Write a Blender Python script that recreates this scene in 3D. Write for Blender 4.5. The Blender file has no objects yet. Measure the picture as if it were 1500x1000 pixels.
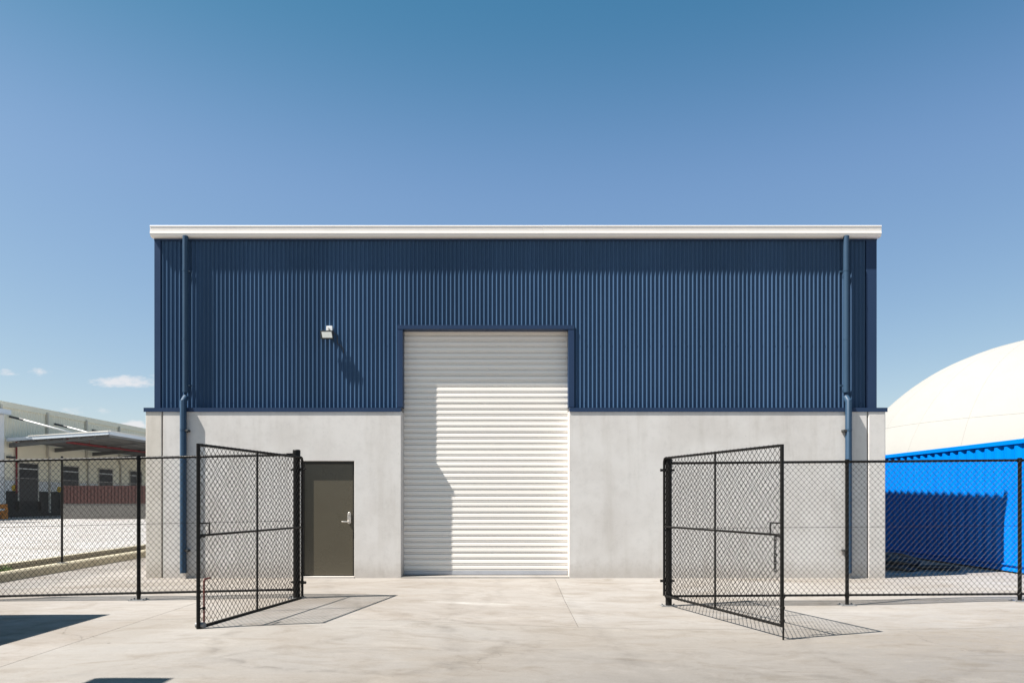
import bpy, bmesh, math, random
from mathutils import Vector
random.seed(7)
S = bpy.context.scene
COL = S.collection

# ------------------------------------------------------------------ camera
cam = bpy.data.cameras.new("camera")
cam.sensor_width = 36.0
cam.lens = 24.0
cam.shift_y = 231 / 1500.0
cam.clip_start = 0.05
cam.clip_end = 5000
co = bpy.data.objects.new("camera", cam)
COL.objects.link(co)
CAMH = 1.44
co.location = (0, 0, CAMH)
co.rotation_euler = (math.radians(90), 0, 0)
S.camera = co

# ------------------------------------------------------------------ light
LIGHT = Vector((0.62, 0.20, -1.0))           # direction the sunlight travels
to_sun = -LIGHT.normalized()
SUN_EL = math.asin(to_sun.z)
SUN_ROT = math.atan2(to_sun.x, to_sun.y)
sun = bpy.data.lights.new("sun", 'SUN')
sun.energy = 5.0
sun.angle = math.radians(0.5)
sun.color = (1.0, 0.955, 0.89)
so = bpy.data.objects.new("sun", sun)
COL.objects.link(so)
so.rotation_euler = LIGHT.to_track_quat('-Z', 'Y').to_euler()
so.location = (-20, -8, 30)

W = bpy.data.worlds.new("World")
S.world = W
W.use_nodes = True
nt = W.node_tree
nt.nodes.clear()
out = nt.nodes.new('ShaderNodeOutputWorld')
bg = nt.nodes.new('ShaderNodeBackground')
bg.inputs['Strength'].default_value = 0.10
sky = nt.nodes.new('ShaderNodeTexSky')
sky.sky_type = 'NISHITA'
sky.sun_disc = False
sky.sun_elevation = SUN_EL
sky.sun_rotation = SUN_ROT
sky.altitude = 0
sky.air_density = 1.0
sky.dust_density = 0.6
sky.ozone_density = 1.0


def nd(tree, typ, **kw):
    n = tree.nodes.new(typ)
    for k, v in kw.items():
        setattr(n, k, v)
    return n


def mth(tree, op, a, b=None, c=None, clamp=False):
    n = tree.nodes.new('ShaderNodeMath')
    n.operation = op
    n.use_clamp = clamp
    for i, v in enumerate((a, b, c)):
        if v is None:
            continue
        if isinstance(v, (int, float)):
            n.inputs[i].default_value = v
        else:
            tree.links.new(v, n.inputs[i])
    return n.outputs[0]


# thin clouds low over the horizon, as a function of the sky direction
tc = nd(nt, 'ShaderNodeTexCoord')
sep = nd(nt, 'ShaderNodeSeparateXYZ')
nt.links.new(tc.outputs['Generated'], sep.inputs[0])
yy = mth(nt, 'MAXIMUM', sep.outputs[1], 0.05)
u = mth(nt, 'DIVIDE', sep.outputs[0], yy)
v = mth(nt, 'DIVIDE', sep.outputs[2], yy)
cmb = nd(nt, 'ShaderNodeCombineXYZ')
nt.links.new(mth(nt, 'MULTIPLY', u, 38.0), cmb.inputs[0])
nt.links.new(mth(nt, 'MULTIPLY', v, 95.0), cmb.inputs[1])
nz = nd(nt, 'ShaderNodeTexNoise')
nz.inputs['Scale'].default_value = 1.0
nz.inputs['Detail'].default_value = 6
nz.inputs['Roughness'].default_value = 0.62
nt.links.new(cmb.outputs[0], nz.inputs['Vector'])
tot = None
for (cu, cv, ru, rv, amp) in [(-0.565, 0.172, 0.066, 0.011, 1.1), (-0.505, 0.174, 0.05, 0.012, .6),
                              (-0.735, 0.186, 0.03, 0.008, 0.62), (-0.69, 0.186, 0.035, 0.008, 0.55),
                              (-0.555, 0.108, 0.028, 0.010, 1.3), (-0.625, 0.130, 0.05, 0.010, 0.5),
                              (-0.90, 0.15, 0.09, 0.012, 0.7), (-1.15, 0.19, 0.12, 0.014, 0.8),
                              (-1.6, 0.16, 0.2, 0.02, 0.8)]:
    du = mth(nt, 'DIVIDE', mth(nt, 'SUBTRACT', u, cu), ru)
    dv = mth(nt, 'DIVIDE', mth(nt, 'SUBTRACT', v, cv), rv)
    r2 = mth(nt, 'ADD', mth(nt, 'MULTIPLY', du, du), mth(nt, 'MULTIPLY', dv, dv))
    m = mth(nt, 'MULTIPLY', mth(nt, 'SUBTRACT', 1.0, r2, clamp=True), amp)
    tot = m if tot is None else mth(nt, 'MAXIMUM', tot, m)
den = mth(nt, 'MULTIPLY', mth(nt, 'SUBTRACT', mth(nt, 'ADD', mth(nt, 'MULTIPLY', tot, 0.5), nz.outputs[0]), 0.68), 3.2, clamp=True)
den = mth(nt, 'MULTIPLY', den, mth(nt, 'GREATER_THAN', tot, 0.001))
den = mth(nt, 'MULTIPLY', den, 0.75)
mixc = nd(nt, 'ShaderNodeMix', data_type='RGBA')
nt.links.new(den, mixc.inputs[0])
# grade of the clear sky: per channel curve, deepening gently with elevation
EXPO = 1.35
srgb = nd(nt, 'ShaderNodeSeparateColor')
nt.links.new(sky.outputs[0], srgb.inputs[0])
crgb = nd(nt, 'ShaderNodeCombineColor')
for i, (k_, g_, low) in enumerate(((1.38, 1.0, 0.42), (1.147, 0.8, 0.77), (0.98, 0.5, 0.74))):
    q = mth(nt, 'POWER', mth(nt, 'MULTIPLY', srgb.outputs[i], 0.1), g_)
    q = mth(nt, 'MULTIPLY', q, 10 * k_ / 2 ** EXPO)
    el = nd(nt, 'ShaderNodeMapRange')
    el.interpolation_type = 'SMOOTHSTEP'
    el.inputs[1].default_value = 0.38
    el.inputs[2].default_value = 0.62
    el.inputs[3].default_value = 1.0
    el.inputs[4].default_value = low
    nt.links.new(sep.outputs[2], el.inputs[0])
    nt.links.new(mth(nt, 'MULTIPLY', q, el.outputs[0]), crgb.inputs[i])
nt.links.new(crgb.outputs[0], mixc.inputs[6])
mixc.inputs[7].default_value = (3.5, 3.4, 3.45, 1)
nt.links.new(mixc.outputs[2], bg.inputs['Color'])
nt.links.new(bg.outputs[0], out.inputs['Surface'])

S.view_settings.view_transform = 'Standard'
S.view_settings.look = 'None'
S.view_settings.exposure = EXPO
S.view_settings.gamma = 1
S.view_settings.use_curve_mapping = False


# ------------------------------------------------------------------ helpers
def PX(px, d):
    return (px - 750.0) * d / 1000.0


def PZ(py, d):
    return CAMH - (py - 731.0) * d / 1000.0


class MB:
    def __init__(self):
        self.v = []
        self.f = []

    def box(self, x0, x1, y0, y1, z0, z1):
        b = len(self.v)
        for z in (z0, z1):
            self.v += [(x0, y0, z), (x1, y0, z), (x1, y1, z), (x0, y1, z)]
        for f in ((0, 3, 2, 1), (4, 5, 6, 7), (0, 1, 5, 4), (1, 2, 6, 5), (2, 3, 7, 6), (3, 0, 4, 7)):
            self.f.append(tuple(b + i for i in f))
        return self

    def tube(self, pts, r, n=8, closed=False, caps=True, rr=None):
        pts = [Vector(p) for p in pts]
        m = len(pts)
        base = len(self.v)
        prev = None
        for i, p in enumerate(pts):
            a = pts[(i - 1) % m] if (closed or i > 0) else p
            c = pts[(i + 1) % m] if (closed or i < m - 1) else p
            t1 = (p - a)
            t2 = (c - p)
            t1 = t1.normalized() if t1.length > 1e-9 else t2.normalized()
            t2 = t2.normalized() if t2.length > 1e-9 else t1
            t = (t1 + t2)
            t = t.normalized() if t.length > 1e-6 else t1
            ref = Vector((0, 0, 1)) if abs(t.z) < 0.9 else Vector((0, 1, 0))
            if prev is not None:
                e1 = prev - t * prev.dot(t)
                e1 = e1.normalized() if e1.length > 1e-6 else t.cross(ref).normalized()
            else:
                e1 = t.cross(ref).normalized()
            prev = e1
            e2 = t.cross(e1).normalized()
            k = 1.0 / max(0.35, math.sqrt(max(0.0, (1 + t1.dot(t2)) / 2)))
            bend = (t2 - t1)
            bd = bend.normalized() if bend.length > 1e-6 else None
            rad = r if rr is None else rr[i]
            for j in range(n):
                ang = 2 * math.pi * (j + .5) / n
                o = (e1 * math.cos(ang) + e2 * math.sin(ang)) * rad
                if bd is not None:
                    o = o + bd * (o.dot(bd)) * (k - 1)
                self.v.append(tuple(p + o))
        rng = m if closed else m - 1
        for i in range(rng):
            for j in range(n):
                a = base + i * n + j
                b = base + i * n + (j + 1) % n
                c = base + ((i + 1) % m) * n + (j + 1) % n
                d = base + ((i + 1) % m) * n + j
                self.f.append((a, b, c, d))
        if caps and not closed:
            self.f.append(tuple(base + j for j in reversed(range(n))))
            self.f.append(tuple(base + (m - 1) * n + j for j in range(n)))
        return self

    def cyl(self, x, y, z0, z1, r, n=16):
        return self.tube([(x, y, z0), (x, y, z1)], r, n)

    def prism(self, poly, axis, a0, a1):
        """poly: list of 2D points; extruded along axis ('x','y','z') between a0 and a1"""
        b = len(self.v)
        n = len(poly)
        for a in (a0, a1):
            for (p, q) in poly:
                self.v.append({'x': (a, p, q), 'y': (p, a, q), 'z': (p, q, a)}[axis])
        self.f.append(tuple(b + i for i in range(n)))
        self.f.append(tuple(b + n + i for i in reversed(range(n))))
        for i in range(n):
            j = (i + 1) % n
            self.f.append((b + j, b + i, b + n + i, b + n + j))
        return self

    def sheet(self, rows):
        """rows: list of lists of points -> grid"""
        b = len(self.v)
        w = len(rows[0])
        for r in rows:
            self.v += [tuple(p) for p in r]
        for i in range(len(rows) - 1):
            for j in range(w - 1):
                a = b + i * w + j
                self.f.append((a, a + 1, a + w + 1, a + w))
        return self

    def mesh(self, name, mat, org=(0, 0, 0), smooth=False, fixn=True):
        me = bpy.data.meshes.new(name)
        o = Vector(org)
        me.from_pydata([tuple(Vector(p) - o) for p in self.v], [], self.f)
        if fixn:
            bm = bmesh.new()
            bm.from_mesh(me)
            bmesh.ops.recalc_face_normals(bm, faces=bm.faces)
            bm.to_mesh(me)
            bm.free()
        if smooth:
            for p in me.polygons:
                p.use_smooth = True
        me.materials.append(mat)
        return me

    def build(self, name, mat, parent=None, smooth=False, bevel=0, fixn=True, seg=2, autos=False):
        org = (0, 0, 0)
        if parent is not None:
            p = parent
            org = Vector((0, 0, 0))
            while p is not None:
                org = org + p.location
                p = p.parent
        me = self.mesh(name, mat, org, smooth, fixn)
        ob = bpy.data.objects.new(name, me)
        COL.objects.link(ob)
        if parent is not None:
            ob.parent = parent
        if bevel:
            mo = ob.modifiers.new("edge", 'BEVEL')
            mo.width = bevel
            mo.segments = seg
            mo.limit_method = 'ANGLE'
            mo.angle_limit = math.radians(40)
        if autos:
            for p in me.polygons:
                p.use_smooth = True
            try:
                me.set_sharp_from_angle(angle=math.radians(38))
            except Exception:
                pass
        return ob


def tag(o, label=None, cat=None, group=None, kind=None):
    if label:
        o['label'] = label
    if cat:
        o['category'] = cat
    if group:
        o['group'] = group
    if kind:
        o['kind'] = kind
    return o


def thing(name, loc, label, cat, group=None):
    o = bpy.data.objects.new(name, None)
    o.empty_display_size = 0.2
    COL.objects.link(o)
    o.location = loc
    return tag(o, label, cat, group)


# ------------------------------------------------------------------ materials
def mat(name, col, rough=0.6, metal=0.0, spec=0.5, var=0.0, vscale=3.0, bump=0.0, bscale=60.0, coat=0.0, stretch=(1, 1, 1)):
    m = bpy.data.materials.new(name)
    m.use_nodes = True
    t = m.node_tree
    b = t.nodes['Principled BSDF']
    b.inputs['Base Color'].default_value = (*col, 1)
    b.inputs['Roughness'].default_value = rough
    b.inputs['Metallic'].default_value = metal
    b.inputs['Specular IOR Level'].default_value = spec
    b.inputs['Coat Weight'].default_value = coat
    tcn = nd(t, 'ShaderNodeTexCoord')
    mp = nd(t, 'ShaderNodeMapping')
    mp.inputs['Scale'].default_value = stretch
    t.links.new(tcn.outputs['Object'], mp.inputs[0])
    if var:
        n = nd(t, 'ShaderNodeTexNoise')
        n.inputs['Scale'].default_value = vscale
        n.inputs['Detail'].default_value = 6
        n.inputs['Roughness'].default_value = 0.6
        t.links.new(mp.outputs[0], n.inputs['Vector'])
        mr = nd(t, 'ShaderNodeMapRange')
        mr.inputs[1].default_value = 0.3
        mr.inputs[2].default_value = 0.7
        mr.inputs[3].default_value = 1 - var
        mr.inputs[4].default_value = 1 + var
        t.links.new(n.outputs[0], mr.inputs[0])
        mx = nd(t, 'ShaderNodeMix', data_type='RGBA', blend_type='MULTIPLY')
        mx.inputs[0].default_value = 1
        mx.inputs[6].default_value = (*col, 1)
        t.links.new(mr.outputs[0], mx.inputs[7])
        t.links.new(mx.outputs[2], b.inputs['Base Color'])
        mr2 = nd(t, 'ShaderNodeMapRange')
        mr2.inputs[3].default_value = max(0.05, rough - 0.1)
        mr2.inputs[4].default_value = min(1, rough + 0.1)
        t.links.new(n.outputs[0], mr2.inputs[0])
        t.links.new(mr2.outputs[0], b.inputs['Roughness'])
    if bump:
        n2 = nd(t, 'ShaderNodeTexNoise')
        n2.inputs['Scale'].default_value = bscale
        n2.inputs['Detail'].default_value = 4
        t.links.new(mp.outputs[0], n2.inputs['Vector'])
        bp = nd(t, 'ShaderNodeBump')
        bp.inputs['Strength'].default_value = bump
        bp.inputs['Distance'].default_value = 0.01
        t.links.new(n2.outputs[0], bp.inputs['Height'])
        t.links.new(bp.outputs[0], b.inputs['Normal'])
    return m


def layer(t, base, col, fac, mode='MIX'):
    """mix colour col over base with factor socket"""
    mx = nd(t, 'ShaderNodeMix', data_type='RGBA', blend_type=mode)
    if isinstance(fac, float):
        mx.inputs[0].default_value = fac
    else:
        t.links.new(fac, mx.inputs[0])
    t.links.new(base, mx.inputs[6])
    mx.inputs[7].default_value = (*col, 1)
    return mx.outputs[2]


def noise(t, vec, scale, detail=6, rough=0.6, dist=0.0, offs=None):
    n = nd(t, 'ShaderNodeTexNoise')
    n.inputs['Scale'].default_value = scale
    n.inputs['Detail'].default_value = detail
    n.inputs['Roughness'].default_value = rough
    n.inputs['Distortion'].default_value = dist
    if offs:
        mp = nd(t, 'ShaderNodeMapping')
        mp.inputs['Location'].default_value = offs[0]
        mp.inputs['Scale'].default_value = offs[1]
        t.links.new(vec, mp.inputs[0])
        t.links.new(mp.outputs[0], n.inputs['Vector'])
    else:
        t.links.new(vec, n.inputs['Vector'])
    return n.outputs[0]


def ramp(t, s, a, b, lo=0.0, hi=1.0):
    mr = nd(t, 'ShaderNodeMapRange')
    mr.interpolation_type = 'SMOOTHSTEP'
    mr.inputs[1].default_value = a
    mr.inputs[2].default_value = b
    mr.inputs[3].default_value = lo
    mr.inputs[4].default_value = hi
    t.links.new(s, mr.inputs[0])
    return mr.outputs[0]


def ground_mat(name, col):
    m = bpy.data.materials.new(name)
    m.use_nodes = True
    t = m.node_tree
    b = t.nodes['Principled BSDF']
    b.inputs['Specular IOR Level'].default_value = 0.3
    geo = nd(t, 'ShaderNodeNewGeometry')
    vec = geo.outputs['Position']
    sp = nd(t, 'ShaderNodeSeparateXYZ')
    t.links.new(vec, sp.inputs[0])
    x, y = sp.outputs[0], sp.outputs[1]
    rgb = nd(t, 'ShaderNodeRGB')
    rgb.outputs[0].default_value = (*col, 1)
    c = rgb.outputs[0]
    # broad trowel clouding, medium blotches, fine grain
    big = noise(t, vec, 0.55, 5, 0.6, 0.6, ((3, 1, 0), (0.6, 1.0, 1)))
    c = layer(t, c, (0.78, 0.74, 0.69), ramp(t, big, 0.35, 0.72), 'MULTIPLY')
    med = noise(t, vec, 2.6, 8, 0.68, 0.8, ((0, 0, 0), (0.55, 1.0, 1)))
    c = layer(t, c, (0.80, 0.77, 0.73), ramp(t, med, 0.46, 0.72), 'MULTIPLY')
    lite = noise(t, vec, 1.7, 7, 0.65, 0.5, ((9, 4, 0), (0.5, 1.1, 1)))
    c = layer(t, c, (1.14, 1.14, 1.14), ramp(t, lite, 0.52, 0.74), 'MULTIPLY')
    dark = noise(t, vec, 1.1, 9, 0.7, 0.5, ((20, 7, 0), (0.45, 1.5, 1)))
    c = layer(t, c, (0.62, 0.59, 0.56), mth(t, 'MULTIPLY', ramp(t, dark, 0.60, 0.74), 0.55), 'MULTIPLY')
    fine = noise(t, vec, 55, 5, 0.7)
    c = layer(t, c, (0.86, 0.86, 0.86), ramp(t, fine, 0.45, 0.75), 'MULTIPLY')
    # small oil spots
    vo = nd(t, 'ShaderNodeTexVoronoi')
    vo.inputs['Scale'].default_value = 1.9
    t.links.new(vec, vo.inputs['Vector'])
    spot = ramp(t, vo.outputs['Distance'], 0.022, 0.05, 1, 0)
    c = layer(t, c, (0.45, 0.42, 0.4), mth(t, 'MULTIPLY', spot, ramp(t, noise(t, vec, 0.8, 2, .5), 0.5, 0.6)), 'MULTIPLY')
    # curved tyre scuffs
    brk = noise(t, vec, 3.2, 6, 0.7)
    wob = noise(t, vec, 1.6, 3, 0.6)
    for (cx, cy, r, w, k) in [(-1.5, 7.05, 1.42, 0.11, 0.36), (-1.35, 7.2, 1.62, 0.06, 0.2), (4.5, 13.5, 7.9, 0.10, 0.30),
                              (2.5, 1.2, 5.6, 0.12, 0.2), (-6.5, 11.0, 6.3, 0.12, 0.25), (6.5, 2.2, 4.6, 0.1, 0.22), (-0.4, 3.2, 3.4, 0.13, 0.2), (5.2, 6.5, 2.2, 0.12, 0.2)]:
        dx = mth(t, 'SUBTRACT', x, cx)
        dy = mth(t, 'SUBTRACT', y, cy)
        d = mth(t, 'SQRT', mth(t, 'ADD', mth(t, 'MULTIPLY', dx, dx), mth(t, 'MULTIPLY', dy, dy)))
        d = mth(t, 'ADD', d, mth(t, 'MULTIPLY', wob, 0.5))
        a = mth(t, 'DIVIDE', mth(t, 'ABSOLUTE', mth(t, 'SUBTRACT', d, r + 0.25)), w)
        f = mth(t, 'SUBTRACT', 1.0, a, clamp=True)
        f = mth(t, 'MULTIPLY', mth(t, 'MULTIPLY', f, ramp(t, brk, 0.38, 0.62)), k)
        c = layer(t, c, (0.45, 0.43, 0.41), f, 'MULTIPLY')
    # dirty, trafficked patch of the front slabs; some lens vignetting painted in as well
    ex = mth(t, 'DIVIDE', mth(t, 'SUBTRACT', x, 5.0), 9.5)
    ey = mth(t, 'DIVIDE', mth(t, 'SUBTRACT', y, 3.2), 5.2)
    r2 = mth(t, 'SQRT', mth(t, 'ADD', mth(t, 'MULTIPLY', ex, ex), mth(t, 'MULTIPLY', ey, ey)))
    r2 = mth(t, 'ADD', r2, mth(t, 'MULTIPLY', mth(t, 'SUBTRACT', big, 0.5), 1.1))
    c = layer(t, c, (0.56, 0.545, 0.53), mth(t, 'MULTIPLY', ramp(t, r2, 0.15, 1.25, 1, 0), 0.95), 'MULTIPLY')
    # pale scrape in front of the roller door
    ex = mth(t, 'DIVIDE', mth(t, 'SUBTRACT', x, -0.45), 0.85)
    ey = mth(t, 'DIVIDE', mth(t, 'SUBTRACT', y, 9.55), 0.13)
    r2 = mth(t, 'ADD', mth(t, 'MULTIPLY', ex, ex), mth(t, 'MULTIPLY', ey, ey))
    f = mth(t, 'MULTIPLY', mth(t, 'SUBTRACT', 1.0, r2, clamp=True), ramp(t, brk, 0.3, 0.6))
    c = layer(t, c, (0.36, 0.35, 0.33), mth(t, 'MULTIPLY', f, 0.6))
    # wheel tracks through the gateway
    for tx in (-1.05, 0.62):
        lx = mth(t, 'ADD', mth(t, 'SUBTRACT', x, tx), mth(t, 'MULTIPLY', mth(t, 'SUBTRACT', wob, 0.5), 0.7))
        lx = mth(t, 'SUBTRACT', lx, mth(t, 'MULTIPLY', mth(t, 'SUBTRACT', 12.0, y), 0.09))
        f = mth(t, 'SUBTRACT', 1.0, mth(t, 'DIVIDE', mth(t, 'ABSOLUTE', lx), 0.17), clamp=True)
        c = layer(t, c, (0.6, 0.58, 0.56), mth(t, 'MULTIPLY', mth(t, 'MULTIPLY', f, ramp(t, brk, 0.36, 0.66)), 0.4), 'MULTIPLY')
    # grit
    vg = nd(t, 'ShaderNodeTexVoronoi')
    vg.inputs['Scale'].default_value = 11.0
    t.links.new(vec, vg.inputs['Vector'])
    sm = noise(t, vec, 7.5, 9, 0.75, 0.4, ((2, 8, 0), (0.6, 1.3, 1)))
    c = layer(t, c, (0.78, 0.76, 0.74), mth(t, 'MULTIPLY', ramp(t, sm, 0.55, 0.70), 0.6), 'MULTIPLY')
    c = layer(t, c, (1.10, 1.10, 1.11), ramp(t, sm, 0.46, 0.32), 'MULTIPLY')
    gs = mth(t, 'MULTIPLY', ramp(t, vg.outputs['Distance'], 0.05, 0.11, 1, 0), ramp(t, noise(t, vec, 1.5, 3, .6), 0.55, 0.62))
    c = layer(t, c, (0.5, 0.47, 0.44), mth(t, 'MULTIPLY', gs, 0.6), 'MULTIPLY')
    # hairline cracks
    vc = nd(t, 'ShaderNodeTexVoronoi', feature='DISTANCE_TO_EDGE')
    vc.inputs['Scale'].default_value = 0.33
    wv = nd(t, 'ShaderNodeVectorMath', operation='ADD')
    nn = nd(t, 'ShaderNodeTexNoise')
    nn.inputs['Scale'].default_value = 1.3
    nn.inputs['Detail'].default_value = 6
    t.links.new(vec, nn.inputs['Vector'])
    t.links.new(vec, wv.inputs[0])
    t.links.new(nn.outputs['Color'], wv.inputs[1])
    t.links.new(wv.outputs[0], vc.inputs['Vector'])
    ck = mth(t, 'MULTIPLY', ramp(t, vc.outputs['Distance'], 0.0008, 0.003, 1, 0), ramp(t, big, 0.5, 0.62))
    c = layer(t, c, (0.5, 0.48, 0.46), mth(t, 'MULTIPLY', ck, 0.6), 'MULTIPLY')
    t.links.new(c, b.inputs['Base Color'])
    t.links.new(ramp(t, med, 0.3, 0.7, 0.62, 0.9), b.inputs['Roughness'])
    bp = nd(t, 'ShaderNodeBump')
    bp.inputs['Strength'].default_value = 0.25
    bp.inputs['Distance'].default_value = 0.008
    t.links.new(mth(t, 'ADD', mth(t, 'MULTIPLY', fine, 0.4), med), bp.inputs['Height'])
    t.links.new(bp.outputs[0], b.inputs['Normal'])
    return m


def wall_mat(name, col):
    m = bpy.data.materials.new(name)
    m.use_nodes = True
    t = m.node_tree
    b = t.nodes['Principled BSDF']
    b.inputs['Specular IOR Level'].default_value = 0.25
    b.inputs['Roughness'].default_value = 0.85
    geo = nd(t, 'ShaderNodeNewGeometry')
    vec = geo.outputs['Position']
    sp = nd(t, 'ShaderNodeSeparateXYZ')
    t.links.new(vec, sp.inputs[0])
    rgb = nd(t, 'ShaderNodeRGB')
    rgb.outputs[0].default_value = (*col, 1)
    c = rgb.outputs[0]
    big = noise(t, vec, 0.9, 5, 0.6, 0.3)
    c = layer(t, c, (0.90, 0.89, 0.88), ramp(t, big, 0.38, 0.68), 'MULTIPLY')
    st = noise(t, vec, 1.0, 6, 0.65, 0.2, ((0, 0, 0), (3.2, 3.2, 0.35)))
    c = layer(t, c, (0.90, 0.89, 0.875), ramp(t, st, 0.45, 0.72), 'MULTIPLY')
    md = noise(t, vec, 9, 7, 0.7)
    c = layer(t, c, (0.93, 0.93, 0.93), ramp(t, md, 0.45, 0.7), 'MULTIPLY')
    # air holes
    vo = nd(t, 'ShaderNodeTexVoronoi')
    vo.inputs['Scale'].default_value = 7.0
    t.links.new(vec, vo.inputs['Vector'])
    hole = mth(t, 'MULTIPLY', ramp(t, vo.outputs['Distance'], 0.03, 0.075, 1, 0), ramp(t, noise(t, vec, 2.2, 2, .5, 0, ((5, 2, 1), (1, 1, 1))), 0.55, 0.62))
    c = layer(t, c, (0.55, 0.54, 0.53), mth(t, 'MULTIPLY', hole, 0.8), 'MULTIPLY')
    # splash dirt at the foot
    zed = mth(t, 'ADD', sp.outputs[2], mth(t, 'MULTIPLY', md, -0.25))
    c = layer(t, c, (0.80, 0.77, 0.74), mth(t, 'MULTIPLY', ramp(t, zed, -0.1, 0.26, 1, 0), 0.85), 'MULTIPLY')
    t.links.new(c, b.inputs['Base Color'])
    bp = nd(t, 'ShaderNodeBump')
    bp.inputs['Strength'].default_value = 0.12
    bp.inputs['Distance'].default_value = 0.006
    t.links.new(mth(t, 'ADD', noise(t, vec, 40, 4, .6), md), bp.inputs['Height'])
    t.links.new(bp.outputs[0], b.inputs['Normal'])
    return m


M = {}
M['slab_a'] = ground_mat("concrete slab warm", (0.240, 0.220, 0.201))
M['slab_b'] = ground_mat("concrete slab pale", (0.252, 0.235, 0.219))
M['slab_c'] = ground_mat("concrete slab worn", (0.238, 0.221, 0.203))
M['ground'] = ground_mat("yard paving", (0.28, 0.26, 0.245))
M['joint'] = mat("joint filler", (0.10, 0.095, 0.09), 0.9)
M['seal'] = mat("grey sealant", (0.26, 0.24, 0.22), 0.9)
M['wall'] = wall_mat("precast concrete", (0.60, 0.575, 0.55))
M['wall2'] = wall_mat("precast concrete tan", (0.56, 0.52, 0.465))
M['blue'] = mat("navy steel cladding", (0.041, 0.080, 0.146), 0.42, 0, 0.08, 0.07, 0.9, stretch=(2, 2, 0.4))
M['blue_trim'] = mat("navy steel flashing", (0.021, 0.041, 0.088), 0.4, 0, 0.15, 0.05, 1.5)
M['pipe'] = mat("painted blue pipe", (0.028, 0.058, 0.100), 0.45, 0, 0.2, 0.05, 3)
M['cream'] = mat("cream steel gutter", (0.74, 0.70, 0.655), 0.45, 0, 0.3, 0.02, 2)
M['slat'] = mat("cream door slat", (0.755, 0.715, 0.665), 0.5, 0, 0.4, 0.03, 1.2, stretch=(0.3, 1, 4))
M['rail'] = mat("galvanised door rail", (0.42, 0.43, 0.46), 0.4, 0.3, 0.5, 0.05, 4)
M['door'] = mat("olive grey door paint", (0.074, 0.064, 0.044), 0.28, 0, 0.5, 0.05, 1.5)
M['frame'] = mat("dark door frame", (0.03, 0.028, 0.024), 0.45, 0, 0.3)
M['chrome'] = mat("satin steel", (0.62, 0.58, 0.53), 0.32, 0.85, 0.5)
M['black'] = mat("black coated steel", (0.006, 0.0055, 0.005), 0.45, 0, 0.2)
M['wire'] = mat("black coated wire", (0.006, 0.0055, 0.005), 0.4, 0, 0.12)
M['galv'] = mat("galvanised plate", (0.20, 0.20, 0.20), 0.55, 0.3, 0.5, 0.1, 20)
M['lens'] = mat("floodlight glass", (0.92, 0.90, 0.82), 0.3, 0, 0.5)
M['whitebox'] = mat("white junction box", (0.75, 0.74, 0.72), 0.5)
M['hous'] = mat("dark housing", (0.03, 0.03, 0.03), 0.5)
M['rust'] = mat("red oxide rod", (0.10, 0.022, 0.015), 0.6)


def container_mat():
    m = bpy.data.materials.new("blue container paint")
    m.use_nodes = True
    t = m.node_tree
    b = t.nodes['Principled BSDF']
    b.inputs['Roughness'].default_value = 0.5
    b.inputs['Specular IOR Level'].default_value = 0.03
    geo = nd(t, 'ShaderNodeNewGeometry')
    vec = geo.outputs['Position']
    rgb = nd(t, 'ShaderNodeRGB')
    rgb.outputs[0].default_value = (0.0, 0.160, 0.58, 1)
    c = rgb.outputs[0]
    st = noise(t, vec, 1.0, 6, 0.65, 0.2, ((0, 0, 0), (2, 4, 0.5)))
    c = layer(t, c, (0.85, 0.88, 0.92), ramp(t, st, 0.45, 0.72), 'MULTIPLY')
    sc = noise(t, vec, 6.0, 8, 0.75, 0, ((3, 7, 2), (1, 1, 1)))
    c = layer(t, c, (0.55, 0.60, 0.66), mth(t, 'MULTIPLY', ramp(t, sc, 0.67, 0.72), 0.8))
    t.links.new(c, b.inputs['Base Color'])
    return m


M['cont'] = container_mat()
M['fabric'] = mat("pale dome membrane", (0.255, 0.248, 0.233), 0.7, 0, 0.2, 0.03, 0.8)
M['seam'] = mat("dome seam welds", (0.25, 0.242, 0.225), 0.75, 0, 0.2, 0.06, 2)
M['kerb'] = wall_mat("kerb concrete", (0.42, 0.385, 0.29))
M['soil'] = mat("dry soil", (0.12, 0.10, 0.07), 0.95, 0, 0.1, 0.3, 8, 0.4)
M['weed'] = mat("weed leaves", (0.10, 0.14, 0.04), 0.7)
M['whwall'] = mat("cream panel wall", (0.86, 0.80, 0.63), 0.6, 0, 0.3, 0.03, 0.3)
M['whdado'] = mat("pale grey wall", (0.72, 0.73, 0.72), 0.7, 0, 0.3, 0.04, 0.4)
M['whpipe'] = mat("wall downpipe grey", (0.55, 0.51, 0.43), 0.6)
M['dark'] = mat("dock door black", (0.022, 0.024, 0.028), 0.5, 0, 0.4, 0.1, 1)
M['dockdark'] = mat("dock rubber and dark concrete", (0.03, 0.033, 0.033), 0.8, 0, 0.3, 0.2, 1)
M['canopy'] = mat("canopy zinc", (0.62, 0.67, 0.72), 0.5, 0.1, 0.4, 0.05, 0.5)
M['canopyfas'] = mat("canopy cream fascia", (0.72, 0.68, 0.62), 0.5)
M['purlin'] = mat("galvanised purlin", (0.17, 0.17, 0.165), 0.5, 0.3)
M['redpipe'] = mat("red sprinkler pipe", (0.20, 0.016, 0.02), 0.5)
M['rodwhite'] = mat("white strut paint", (0.75, 0.74, 0.72), 0.5)
M['maroon'] = mat("maroon cladding", (0.065, 0.024, 0.021), 0.7, 0, 0.3, 0.06, 1)
M['greyblock'] = mat("grey block", (0.15, 0.143, 0.132), 0.9, 0, 0.2, 0.08, 1)
M['yellow'] = mat("yellow sign face", (0.75, 0.47, 0.02), 0.6)
M['orange'] = mat("orange plastic", (0.65, 0.22, 0.03), 0.6, 0, 0.4, 0.1, 6)
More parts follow.
